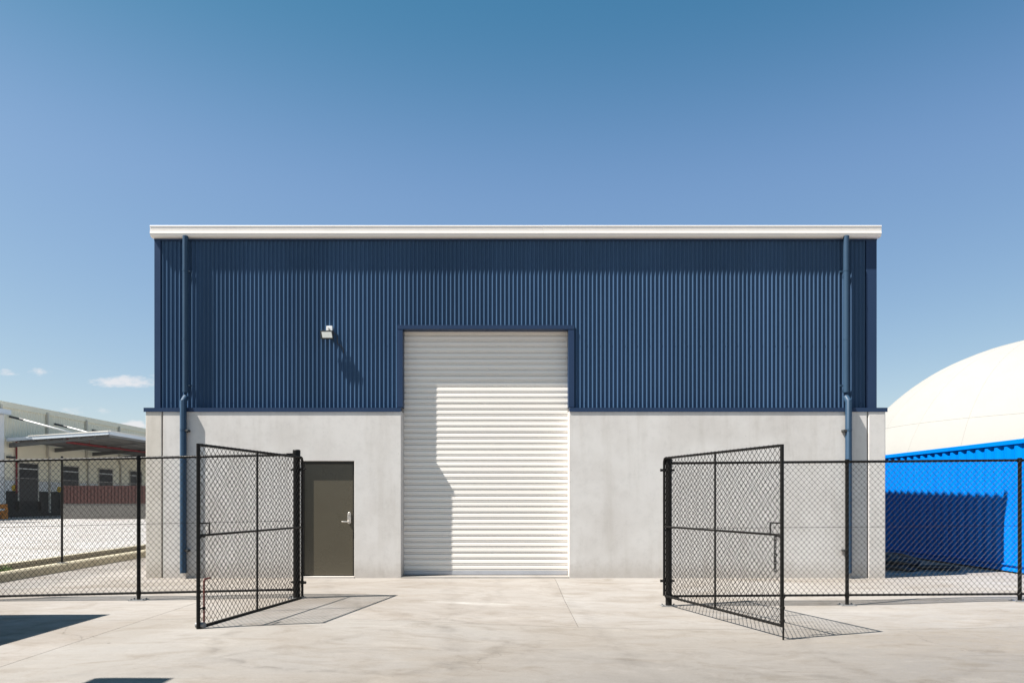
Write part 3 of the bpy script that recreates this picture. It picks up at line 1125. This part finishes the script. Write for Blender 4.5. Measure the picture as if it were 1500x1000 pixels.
# ------------------------------------------------------------------ gates
def gate(H, T, ztop, zbot, label, left):
    """H hinge plan point, T free end plan point"""
    Hv, Tv = Vector((*H, 0)), Vector((*T, 0))
    d = (Tv - Hv).normalized()
    L = (Tv - Hv).length
    nr = Vector((-d.y, d.x, 0))
    if (nr.x > 0) != (not left):
        nr = -nr                        # nr points to the side facing the gate opening... kept outward
    root = thing("swing_gate", (H[0], H[1], gh(*H)), label, "gate", "black mesh swing gates standing open")

    def at(s, z, o=0.0):
        q = Hv + d * s + nr * o
        return (q.x, q.y, z)
    # frame
    mb = MB()
    mb.tube([at(.055, ztop), at(.016, ztop - .010), at(0, ztop - .05), at(0, zbot + .03)], .0175, 12)
    mb.tube([at(0, zbot + .05), at(0, zbot)], .0175, 12)
    mb.build("hinge_stile", M['black'], root, autos=True)
    mb = MB()
    mb.tube([at(L, zbot - .015), at(L, ztop + .012)], .0205, 14)
    mb.build("free_stile", M['black'], root, autos=True)
    for nm, zz in (("top_rail", ztop), ("bottom_rail", zbot)):
        mb = MB()
        mb.tube([at(.03, zz), at(L - .015, zz)], .0155, 12)
        ro = mb.build(nm, M['black'], root, autos=True)
        tm = MB()
        ties(tm, at(.03, zz), at(L - .02, zz), int(L / PW), .0155, .0032)
        tag(tm.build("tie_wire", M['wire'], ro), kind='stuff')
    zm = 1.05
    mb = MB()
    mb.tube([at(.015, zm), at(L - .015, zm)], .0135, 10)
    mb.build("mid_rail", M['black'], root, autos=True)
    mb = MB()
    mb.tube([at(L * .5, zbot + .012), at(L * .5, ztop - .012)], .0125, 10)
    mb.build("mid_stile", M['black'], root, autos=True)
    # mesh on the outer face
    q0, q1 = at(.0, 0, .017), at(L, 0, .017)
    chain(q0[:2], q1[:2], zbot - .012, zbot - .012, ztop + .012, ztop + .012).build("wire_mesh", M['wire'], root, fixn=False)
    # latch loop
    mb = MB()
    mb.tube([at(L - .015, zm + .13), at(L - .19, zm + .13), at(L - .19, zm)], .0085, 8)
    mb.build("latch_frame", M['black'], root)
    mb = MB()
    mb.tube([at(L - .02, zm - .02), at(L - .06, zm + .0), at(L - .10, zm - .012)], .018, 8)
    mb.build("latch_bolt", M['black'], root)
    # hinges
    for zz in (ztop - .17, zbot + .21):
        mb = MB()
        mb.tube([at(0, zz - .022), at(0, zz + .022)], .0235, 12)
        pg = Vector((gxl if left else gxr, DLf if left else DRf, zz))
        a0 = Vector(at(0, zz))
        mb.tube([tuple(a0), tuple(pg)], .013, 8)
        ax = (a0 - pg)
        ax.z = 0
        ax = ax.normalized()
        mb.tube([tuple(a0), tuple(a0 + ax * .045)], .014, 8)
        mb.tube([tuple(a0 + ax * .03), tuple(a0 + ax * .055)], .02, 6)
        mb.tube([(pg.x, pg.y, zz - .02), (pg.x, pg.y, zz + .02)], .052, 16)
        mb.tube([tuple(pg - ax * .05), tuple(pg - ax * .085)], .014, 6)
        mb.build("hinge", M['black'], root)
    # drop bolt
    tipg = gh(Tv.x, Tv.y)
    mb = MB()
    if left:
        s = L - .055
        mb.tube([at(s - .10, zbot + .515, -.03), at(s - .01, zbot + .51, -.03), at(s, zbot + .49, -.03), at(s, tipg + .01, -.03)], .0105, 8)
        o = mb.build("drop_bolt", M['rust'], root)
        for zz in (zbot + .2, zbot + .02):
            mb = MB()
            mb.tube([at(s, zz - .015, -.03), at(s, zz + .015, -.03)], .017, 8)
            mb.tube([at(s, zz, -.03), at(L, zz, 0)], .008, 6)
            mb.build("bolt_keeper", M['black'], root)
        mb = MB()
        mb.tube([at(L - .035, .035 + tipg, -.05), at(L - .035, .035 + tipg, .045)], .032, 16)
        mb.tube([at(L, .05 + tipg, -.0), at(L - .035, .035 + tipg, 0)], .014, 8)
        mb.build("gate_roller", M['galv'], root)
    else:
        s = L + .035
        mb.tube([at(s + .03, zbot + .335, -.012), at(s, zbot + .30, -.012), at(s, tipg - .002, -.012)], .0105, 8)
        mb.build("drop_bolt", M['black'], root)
        for zz in (zbot + .2, zbot + .06):
            mb = MB()
            mb.tube([at(s, zz - .015, -.012), at(s, zz + .015, -.012)], .017, 8)
            mb.tube([at(s, zz, -.012), at(L, zz, 0)], .008, 6)
            mb.build("bolt_keeper", M['black'], root)
    return root, at, L, d, nr


TOPZ, BOTZ = 2.028, 0.064
gate((PX(443, 9.606), 9.60), (PX(290.5, 7.35), 7.35), TOPZ, BOTZ,
     "left black mesh gate leaf swung open before the olive service door, roller at its tip", True)
rg, rat, rL, rdv, rnr = gate((PX(972.5, 9.794), 9.78), (PX(1145.5, 7.446), 7.446), TOPZ, BOTZ,
                             "right black mesh gate leaf swung open with a chain hanging from its latch", False)
# the chain hangs on the latch: a thing of its own
ch0 = rat(rL - .085, 1.03, -.02)
chn = thing("hanging_chain", ch0, "short black chain dangling from the right gate latch", "chain")
ring = MB()
pts = [(.0125 * math.cos(2 * math.pi * k / 10), 0, .026 * math.sin(2 * math.pi * k / 10)) for k in range(10)]
ring.tube(pts, .0055, 6, closed=True)
lm = ring.mesh("chain_link", M['black'], (0, 0, 0), True)
for k in range(10):
    o = bpy.data.objects.new("chain_link", lm)
    COL.objects.link(o)
    o.parent = chn
    o.location = (random.uniform(-.002, .002), 0, -.02 - k * .038)
    o.rotation_euler = (0, 0, (k % 2) * math.pi / 2 + .5)

# ------------------------------------------------------------------ fence on the kerb
kf = thing("kerb_fence", (kx(13.5) - .13, 13.5, .155), "tall black chain link fence on the kerb behind the left fence", "fence")
for y_ in (9.6, 13.8, 18.0, 22.2, 26.4):
    mb = MB()
    xk = kx(y_) - .13
    mb.tube([(xk, y_, .14), (xk, y_, 2.31)], .021, 12)
    po = mb.build("line_post", M['black'], kf, autos=True)
    mb = MB()
    mb.box(xk - .07, xk + .07, y_ - .07, y_ + .07, .156, .166)
    mb.build("base_plate", M['galv'], po)
for zz, rr_ in ((2.0, .002), (1.83, .002), (.22, .004), (1.05, .003)):
    mb = MB()
    mb.tube([(kx(10) - .13, 10, zz), (kx(30) - .13, 30, zz)], rr_, 5)
    mb.build("strand_wire", M['galv'] if zz > 1.7 else M['wire'], kf)
chain((kx(10) - .155, 10), (kx(30) - .155, 30), .2, .2, 1.83, 1.83, r=.0022).build("wire_mesh", M['wire'], kf, fixn=False)
# weed tuft in the soil strip
wy = 12.35
wd = thing("weed_tuft", (kx(wy) - .30, wy, .05), "small green weed growing behind the kerb at far left", "plant")
mb = MB()
for k in range(60):
    a = random.uniform(0, 6.28)
    r0 = random.uniform(0, .13)
    bx_, by_ = wd.location.x + r0 * math.cos(a) * .5, wy + r0 * math.sin(a)
    h = random.uniform(.08, .22)
    lean = random.uniform(.02, .1)
    w_ = random.uniform(.006, .014)
    tx, ty = bx_ + lean * math.cos(a), by_ + lean * math.sin(a)
    b = len(mb.v)
    mb.v += [(bx_ - w_, by_, .05), (bx_ + w_, by_, .05), ((bx_ + tx) / 2 + w_ * 1.5, (by_ + ty) / 2, .05 + h * .65), (tx, ty, .05 + h), ((bx_ + tx) / 2 - w_ * 1.5, (by_ + ty) / 2, .05 + h * .6)]
    mb.f.append((b, b + 1, b + 2, b + 3, b + 4))
mb.build("leaves", M['weed'], wd, fixn=False)


# ------------------------------------------------------------------ blue container (right)
def container(x0, y0, label, m_, L=6.06, Wd=2.44, H=2.6):
    """long side along y, face towards -x at x0"""
    root = thing("shipping_container", (x0 + Wd / 2, y0 + L / 2, 0), label, "container")
    pit = .278
    z0_, z1_ = .17, H - .09

    def corr(xface, sgn):
        pr = []
        y_ = y0 + .12
        while y_ < y0 + L - .12:
            for dy, dx in ((0, 0), (.07, 0), (.138, .036), (.208, .036)):
                yy2 = y_ + dy
                if yy2 < y0 + L - .1:
                    pr.append((xface + sgn * dx, yy2))
            y_ += pit
        mb_ = MB()
        mb_.sheet([[(p_[0], p_[1], z0_ - .01) for p_ in pr], [(p_[0], p_[1], z1_ + .01) for p_ in pr]])
        return mb_
    corr(x0 + .022, 1).build("side_panel", m_, root)
    corr(x0 + Wd - .022, -1).build("side_panel", m_, root)
    for ye, sg in ((y0 + .03, 1), (y0 + L - .03, -1)):
        pr = []
        x_ = x0 + .12
        while x_ < x0 + Wd - .12:
            for dx, dy in ((0, 0), (.09, 0), (.14, .03), (.20, .03)):
                if x_ + dx < x0 + Wd - .1:
                    pr.append((x_ + dx, ye + sg * dy))
            x_ += .25
        mb_ = MB()
        mb_.sheet([[(p_[0], p_[1], z0_) for p_ in pr], [(p_[0], p_[1], z1_) for p_ in pr]])
        mb_.build("end_panel", m_, root)
    for xx in (x0, x0 + Wd - .06):
        mb_ = MB()
        mb_.box(xx, xx + .06, y0 + .1, y0 + L - .1, H - .09, H)
        mb_.build("top_rail", m_, root, bevel=.006)
        mb_ = MB()
        mb_.prism([(xx + .004, .035), (xx + .06, .035), (xx + .06, .175), (xx, .175), (xx, .150), (xx + .03, .145), (xx + .03, .085), (xx + .004, .08)], 'y', y0 + .1, y0 + L - .1)
        mb_.build("bottom_rail", m_, root)
    for xx in (x0, x0 + Wd - .14):
        for yy2 in (y0, y0 + L - .12):
            mb_ = MB()
            mb_.box(xx, xx + .14, yy2, yy2 + .12, .12, H - .12)
            mb_.build("corner_post", m_, root, bevel=.006)
            for zz in (0.012, H - .115):
                mb_ = MB()
                mb_.box(xx - .004, xx + .144, yy2 - .004, yy2 + .124, zz, zz + .118)
                mb_.build("corner_casting", m_, root, bevel=.006)
    for yy2 in (y0, y0 + L - .06):
        mb_ = MB()
        mb_.box(x0 + .14, x0 + Wd - .14, yy2, yy2 + .06, H - .1, H - .005)
        mb_.box(x0 + .14, x0 + Wd - .14, yy2, yy2 + .06, .04, .17)
        mb_.build("end_rail", m_, root)
    mb_ = MB()
    mb_.box(x0 + .06, x0 + Wd - .06, y0 + .06, y0 + L - .06, H - .03, H - .012)
    mb_.build("roof_panel", m_, root)
    mb_ = MB()
    mb_.box(x0 + .06, x0 + Wd - .06, y0 + .06, y0 + L - .06, .10, .16)
    mb_.build("floor_deck", M['steel'], root)
    return root


container(9.75, 12.25, "bright blue shipping container beside the shed on the right", M['cont'])
container(-9.02, 1.88, "unseen grey shipping container added left of the yard to cast a shadow on the slab", mat("grey container paint", (0.22, 0.24, 0.25), .55, 0, .4, .08, 2))  # added out of frame, an assumed box to cast the left slab shadow

# black hose heap in the shadow
hp = thing("hose_coil", (8.1, 15.2, 0), "black rubber hose coiled flat on the ground beside the blue container", "hose")
mb = MB()
for k in range(22):
    f = k / 21
    cx_, cy_ = 8.15 + random.uniform(-.1, .1), 15.2 + random.uniform(-.25, .25)
    ax_, ay_ = .12 + .55 * f + random.uniform(-.05, .05), .25 + 1.35 * f + random.uniform(-.1, .1)
    pts = []
    ph = random.uniform(0, 6.28)
    for i in range(28):
        a = 2 * math.pi * i / 28
        pts.append((cx_ + ax_ * math.cos(a) + .30 * math.sin(a), cy_ + ay_ * math.sin(a), .05 + .035 * (k % 4) + .02 * math.sin(3 * a + ph)))
    mb.tube(pts, .042, 7, closed=True)
for k, (cx_, cy_, ax_, ay_) in enumerate([(8.68, 13.84, .38, .16), (8.52, 13.86, .42, .20)]):
    pts = [(cx_ + ax_ * math.cos(2 * math.pi * i / 26), cy_ + ay_ * math.sin(2 * math.pi * i / 26), .04 + .03 * k) for i in range(26)]
    mb.tube(pts, .026, 7, closed=True)
mb.build("hose", M['hose'], hp, smooth=True)

# ------------------------------------------------------------------ dome
cx_, cy_, cz_, a_, b_ = 32.263, 40.0, 0.769, 11.758, 10.128
dome = thing("storage_dome", (cx_, cy_, 0), "large pale cream storage dome rising behind the blue container", "dome")
mb = MB()
NR, NV = 96, 32


def dpt(i, vv, off=0.0):
    th = 2 * math.pi * i / NR
    z = vv
    k = math.sqrt(max(0, 1 - ((z - cz_) / b_) ** 2))
    # membrane draws in very slightly between the ribs
    w = 1 - 0.0015 * abs(math.sin(th * 12))
    r = (a_ + off) * k * w
    return (cx_ + r * math.cos(th), cy_ + r * math.sin(th), z + off * (z - cz_) / b_)


rows = []
for j in range(NV + 1):
    ang = math.asin(max(-1, -cz_ / b_)) + (math.pi / 2 - math.asin(-cz_ / b_)) * j / NV
    z = cz_ + b_ * math.sin(ang)
    rows.append([dpt(i, z) for i in range(NR + 1)])
mb.sheet(rows)
mb.build("membrane", M['fabric'], dome, smooth=True)
for k in range(24):
    mb = MB()
    pts = []
    for j in range(NV):
        ang = math.asin(-cz_ / b_) + (math.pi / 2 - math.asin(-cz_ / b_)) * j / NV
        pts.append(dpt(k * 4, cz_ + b_ * math.sin(ang), .0))
    mb.tube(pts, .007, 5)
    mb.build("seam", M['seam'], dome, smooth=True)
for z in (2.4, 3.3, 5.6):
    mb = MB()
    mb.tube([dpt(i, z, .0) for i in range(NR)], .009, 5, closed=True)
    mb.build("ring_seam", M['seam'], dome, smooth=True)
mb = MB()
for k in range(70):
    th = random.uniform(2.4, 4.9)
    z = random.uniform(2.6, 4.6)
    p_ = Vector(dpt(th * NR / 6.283, z, .01))
    mb.box(p_.x - .04, p_.x + .04, p_.y - .04, p_.y + .04, p_.z - .04, p_.z + .04) if k % 6 == 0 else None
o = mb.build("vent_caps", M['whpipe'], dome)

# ------------------------------------------------------------------ far warehouse
WX = -40.0
wh = thing("distant_warehouse", (WX, 75, 0), "long cream warehouse with loading docks and a steel canopy behind the left fence", "building")
WY0, WY1, WZ = 36.0, 118.0, 9.15
# upper ribbed cladding in panels between downpipes
pil = [36 + .0] + [53.27 + 5.36 * k for k in range(-2, 12)] + [118]
pil = sorted(set(pil))
for a, b in zip(pil, pil[1:]):
    if b - a < .5:
        continue
    pr = []
    n = int((b - a) / .3)
    for i in range(n):
        y_ = a + (b - a) * i / n
        w_ = (b - a) / n
        pr += [(WX, y_), (WX, y_ + w_ * .62), (WX - .03, y_ + w_ * .7), (WX - .03, y_ + w_ * .92)]
    pr.append((WX, b))
    mb = MB()
    mb.sheet([[(p_[0], p_[1], 5.9) for p_ in pr], [(p_[0], p_[1], WZ - .45) for p_ in pr]])
    mb.build("cladding_panel", M['whwall'], wh, fixn=False)
mb = MB()
mb.box(WX - 30, WX + .06, WY0, WY1, WZ - .46, WZ)
mb.build("parapet", M['whwall'], wh)
mb = MB()
mb.box(WX - 30, WX - .05, WY0, WY1, 0, WZ - .47)
mb.build("inner_walls", M['whdado'], wh)
mb = MB()
mb.box(WX - .04, WX + .02, WY0, WY1, 2.15, 5.895)
mb.build("lower_wall", M['whwall'], wh)
mb = MB()
mb.box(WX - .04, WX + .025, WY0, WY1, 2.12, 2.95)
mb.build("pale_dado", M['whdado'], wh)
mb = MB()
mb.box(WX - .04, WX + .05, 53.9, WY1, 0.02, 2.10)
mb.build("dock_face", M['dockdark'], wh)
mb = MB()
mb.box(WX - .04, WX + .05, WY0, 53.88, 0.02, 2.10)
mb.build("dock_face", M['whdado'], wh)
for y_ in pil[1:-1]:
    mb = MB()
    mb.box(WX + .021, WX + .20, y_ - .07, y_ + .07, 5.0, WZ - .3)
    mb.box(WX + .03, WX + .16, y_ + .2, y_ + .36, 0.3, 5.1)
    mb.build("wall_downpipe", M['whpipe'], wh)
for k in range(-1, 9):
    y0_ = 55.3 + 5.36 * k
    if y0_ < 54:
        continue
    mb = MB()
    mb.box(WX - .02, WX + .06, y0_, y0_ + 2.2, 1.3, 4.38)
    dd = mb.build("dock_door", M['dark'], wh)
    mb = MB()
    mb.box(WX + .02, WX + .09, y0_ - .12, y0_ - .002, 1.3, 4.5)
    mb.box(WX + .02, WX + .09, y0_ + 2.202, y0_ + 2.32, 1.3, 4.5)
    mb.box(WX + .02, WX + .09, y0_ - .12, y0_ + 2.32, 4.385, 4.5)
    mb.build("door_surround", M['whpipe'], dd)
    mb = MB()
    mb.box(WX + .062, WX + .075, y0_, y0_ + 2.2, 3.92, 3.98)
    mb.build("door_band", M['whdado'], dd)
    mb = MB()
    mb.box(WX + .05, WX + .32, y0_ - .35, y0_ - .05, .5, 1.25)
    mb.build("dock_buffer", M['hose'], dd)
    mb = MB()
    mb.box(WX + .05, WX + .32, y0_ + 2.25, y0_ + 2.55, .5, 1.25)
    mb.build("dock_buffer", M['hose'], dd)
# white end column and small blue awning
mb = MB()
mb.box(WX + .02, WX + .35, 52.6, 53.3, 0.02, WZ - .9)
mb.build("white_column", M['rodwhite'], wh)
mb = MB()
mb.box(WX + .36, WX + .98, 47.5, 53.2, 8.02, 8.38)
mb.build("small_awning", M['canopy'], wh)
# canopy, falling towards the wall
CO = -31.7


def cz(x):
    return 6.16 + (x - WX) / (CO - WX) * (6.62 - 6.16)


can = bpy.data.objects.new("loading_canopy", None)
COL.objects.link(can)
can.parent = wh
mb = MB()
mb.prism([(WX + .2, cz(WX)), (CO, cz(CO)), (CO, cz(CO) + .08), (WX + .2, cz(WX) + .08)], 'y', 53.75, 104)
mb.build("canopy_deck", M['purlin'], can)
mb = MB()
mb.box(CO + .002, CO + .10, 53.7, 104, cz(CO) - .10, cz(CO) + .16)
mb.build("front_fascia", M['canopy'], can)
mb = MB()
mb.box(CO + .002, CO + .13, 53.69, 104, cz(CO) + .165, cz(CO) + .24)
mb.build("gutter_lip", M['canopyfas'], can)
mb = MB()
mb.prism([(WX + .3, cz(WX) - .16), (CO, cz(CO) - .09), (CO, cz(CO) + .12), (WX + .3, cz(WX) + .10)], 'y', 53.62, 53.74)
mb.build("end_fascia", M['canopy'], can)
mb = MB()
mb.prism([(WX + 2.0, cz(WX + 2) + .11), (CO, cz(CO) + .122), (CO, cz(CO) + .235), (WX + 2.0, cz(WX + 2) + .18)], 'y', 53.60, 53.73)
mb.build("end_gutter", M['canopyfas'], can)
for k in range(7):
    x_ = WX + 1.0 + k * 1.2
    mb = MB()
    mb.box(x_, x_ + .12, 53.8, 104, cz(x_) - .26, cz(x_) - .01)
    mb.build("purlin", M['purlin'], can)
for k in range(9):
    y_ = 54 + 5.36 * k
    mb = MB()
    mb.prism([(WX + .2, cz(WX) - .62), (CO + .0, cz(CO) - .30), (CO, cz(CO) - .262), (WX + .2, cz(WX) - .27)], 'y', y_, y_ + .2)
    mb.build("rafter", M['purlin'], can)
    mb = MB()
    mb.tube([(WX + .1, y_ + .3, 8.03), (WX + 5.2, y_ + .3, 6.68)], .07, 8)
    st = mb.build("tie_strut", M['rodwhite'], can, smooth=True)
    mb = MB()
    mb.tube([(WX + .05, y_ + .3, 8.02), (WX + 1.15, y_ + .3, 7.752)], .09, 8)
    mb.build("strut_sleeve", M['steel'], st)
mb = MB()
mb.tube([(-35.3, 54.2, 6.25), (-35.3, 54.2, 5.98), (-35.3, 100, 5.98)], .09, 8)
for k in range(10):
    mb.tube([(-35.3, 57 + 4.5 * k, 5.98), (-35.3, 57 + 4.5 * k, 6.4)], .03, 6)
mb.build("sprinkler_pipe", M['redpipe'], can)
mb = MB()
mb.tube([(WX + .15, 54.9, 6.1), (WX + .15, 54.9, 1.9)], .07, 8)
mb.build("riser_pipe", M['redpipe'], wh)
mb = MB()
mb.box(WX + .02, WX + .35, 53.95, 54.5, 4.7, 4.85)
mb.tube([(WX + .03, 54.2, 4.75), (WX + .6, 54.2, 4.80)], .05, 6)
mb.build("wall_lamp", M['steel'], wh)
# numbered dock discs
for (y_, z_, lab) in ((54.75, 2.36, "round yellow sign on the far warehouse wall beside the red riser pipe"),
                      (60.2, 2.32, "round yellow sign on the far warehouse wall near the maroon wall")):
    sg = thing("dock_sign", (WX + .1, y_, z_), lab, "sign", "yellow dock signs")
    mb = MB()
    mb.tube([(WX + .03, y_, z_), (WX + .10, y_, z_)], .24, 20)
    mb.build("sign_disc", M['yellow'], sg)
    mb = MB()
    for dz in (-.09, .05):
        mb.box(WX + .101, WX + .106, y_ - .11, y_ - .03, z_ + dz, z_ + dz + .06)
        mb.box(WX + .101, WX + .106, y_ + .03, y_ + .11, z_ + dz, z_ + dz + .06)
    mb.build("sign_marking", M['hous'], sg)
# maroon ramp wall
rw = thing("ramp_wall", (-26, 50, 0), "maroon clad wall on a grey block base below the far canopy", "wall")
mb = MB()
mb.box(-33.0, -17, 50.0, 50.3, 0, 1.14)
mb.build("block_base", M['greyblock'], rw)
pr = []
x_ = -33.0
while x_ < -17:
    pr += [(x_, 49.97), (x_ + .14, 49.97), (x_ + .17, 49.995), (x_ + .22, 49.995)]
    x_ += .25
mb = MB()
mb.sheet([[(p_[0], p_[1], 1.142) for p_ in pr], [(p_[0], p_[1], 2.44) for p_ in pr]])
mb.build("maroon_cladding", M['maroon'], rw, fixn=False)
mb = MB()
mb.box(-33.0, -17, 50.0, 50.25, 1.145, 2.43)
mb.build("cladding_backing", M['maroon'], rw)
# orange barrier
ob = thing("safety_barrier", (-37.35, 50, 0), "orange plastic safety barrier before the dark dock at far left", "barrier")
mb = MB()
mb.prism([(-37.75, .36), (-37.0, .36), (-36.92, .55), (-37.0, 1.10), (-37.75, 1.10)], 'y', 49.9, 50.05)
mb.build("barrier_panel", M['orange'], ob, bevel=.02)
mb = MB()
mb.box(-37.6, -37.45, 49.75, 50.2, 0.005, .37)
mb.build("barrier_foot", M['orange'], ob)
mb = MB()
mb.box(-37.2, -37.05, 49.75, 50.2, 0.005, .37)
mb.build("barrier_foot", M['orange'], ob)
mb = MB()
mb.box(-37.72, -37.08, 49.892, 49.899, .62, .76)
mb.build("reflective_band", M['whitebox'], ob)

# ------------------------------------------------------------------ added yard lamp left of the frame, assumed caster of the near ground shadow
yl = thing("shadow_caster_lamp", (-6.15, 4.18, 0), "unseen slim lamp with a flat square head added left of the yard to cast a shadow", "shadow caster")
mb = MB()
mb.tube([(-6.15, 4.18, 0), (-6.15, 4.18, 4.25)], .05, 12, rr=[.06, .04])
mb.build("pole", M['steel'], yl, smooth=True)
mb = MB()
mb.tube([(-6.15, 4.18, 4.18), (-5.8, 4.23, 4.24)], .03, 8)
mb.box(-5.84, -5.26, 3.98, 4.485, 4.21, 4.28)
mb.build("lamp_head", M['steel'], yl, bevel=.01)
mb = MB()
mb.box(-5.79, -5.31, 4.03, 4.43, 4.20, 4.209)
mb.build("lamp_glass", M['lens'], yl)
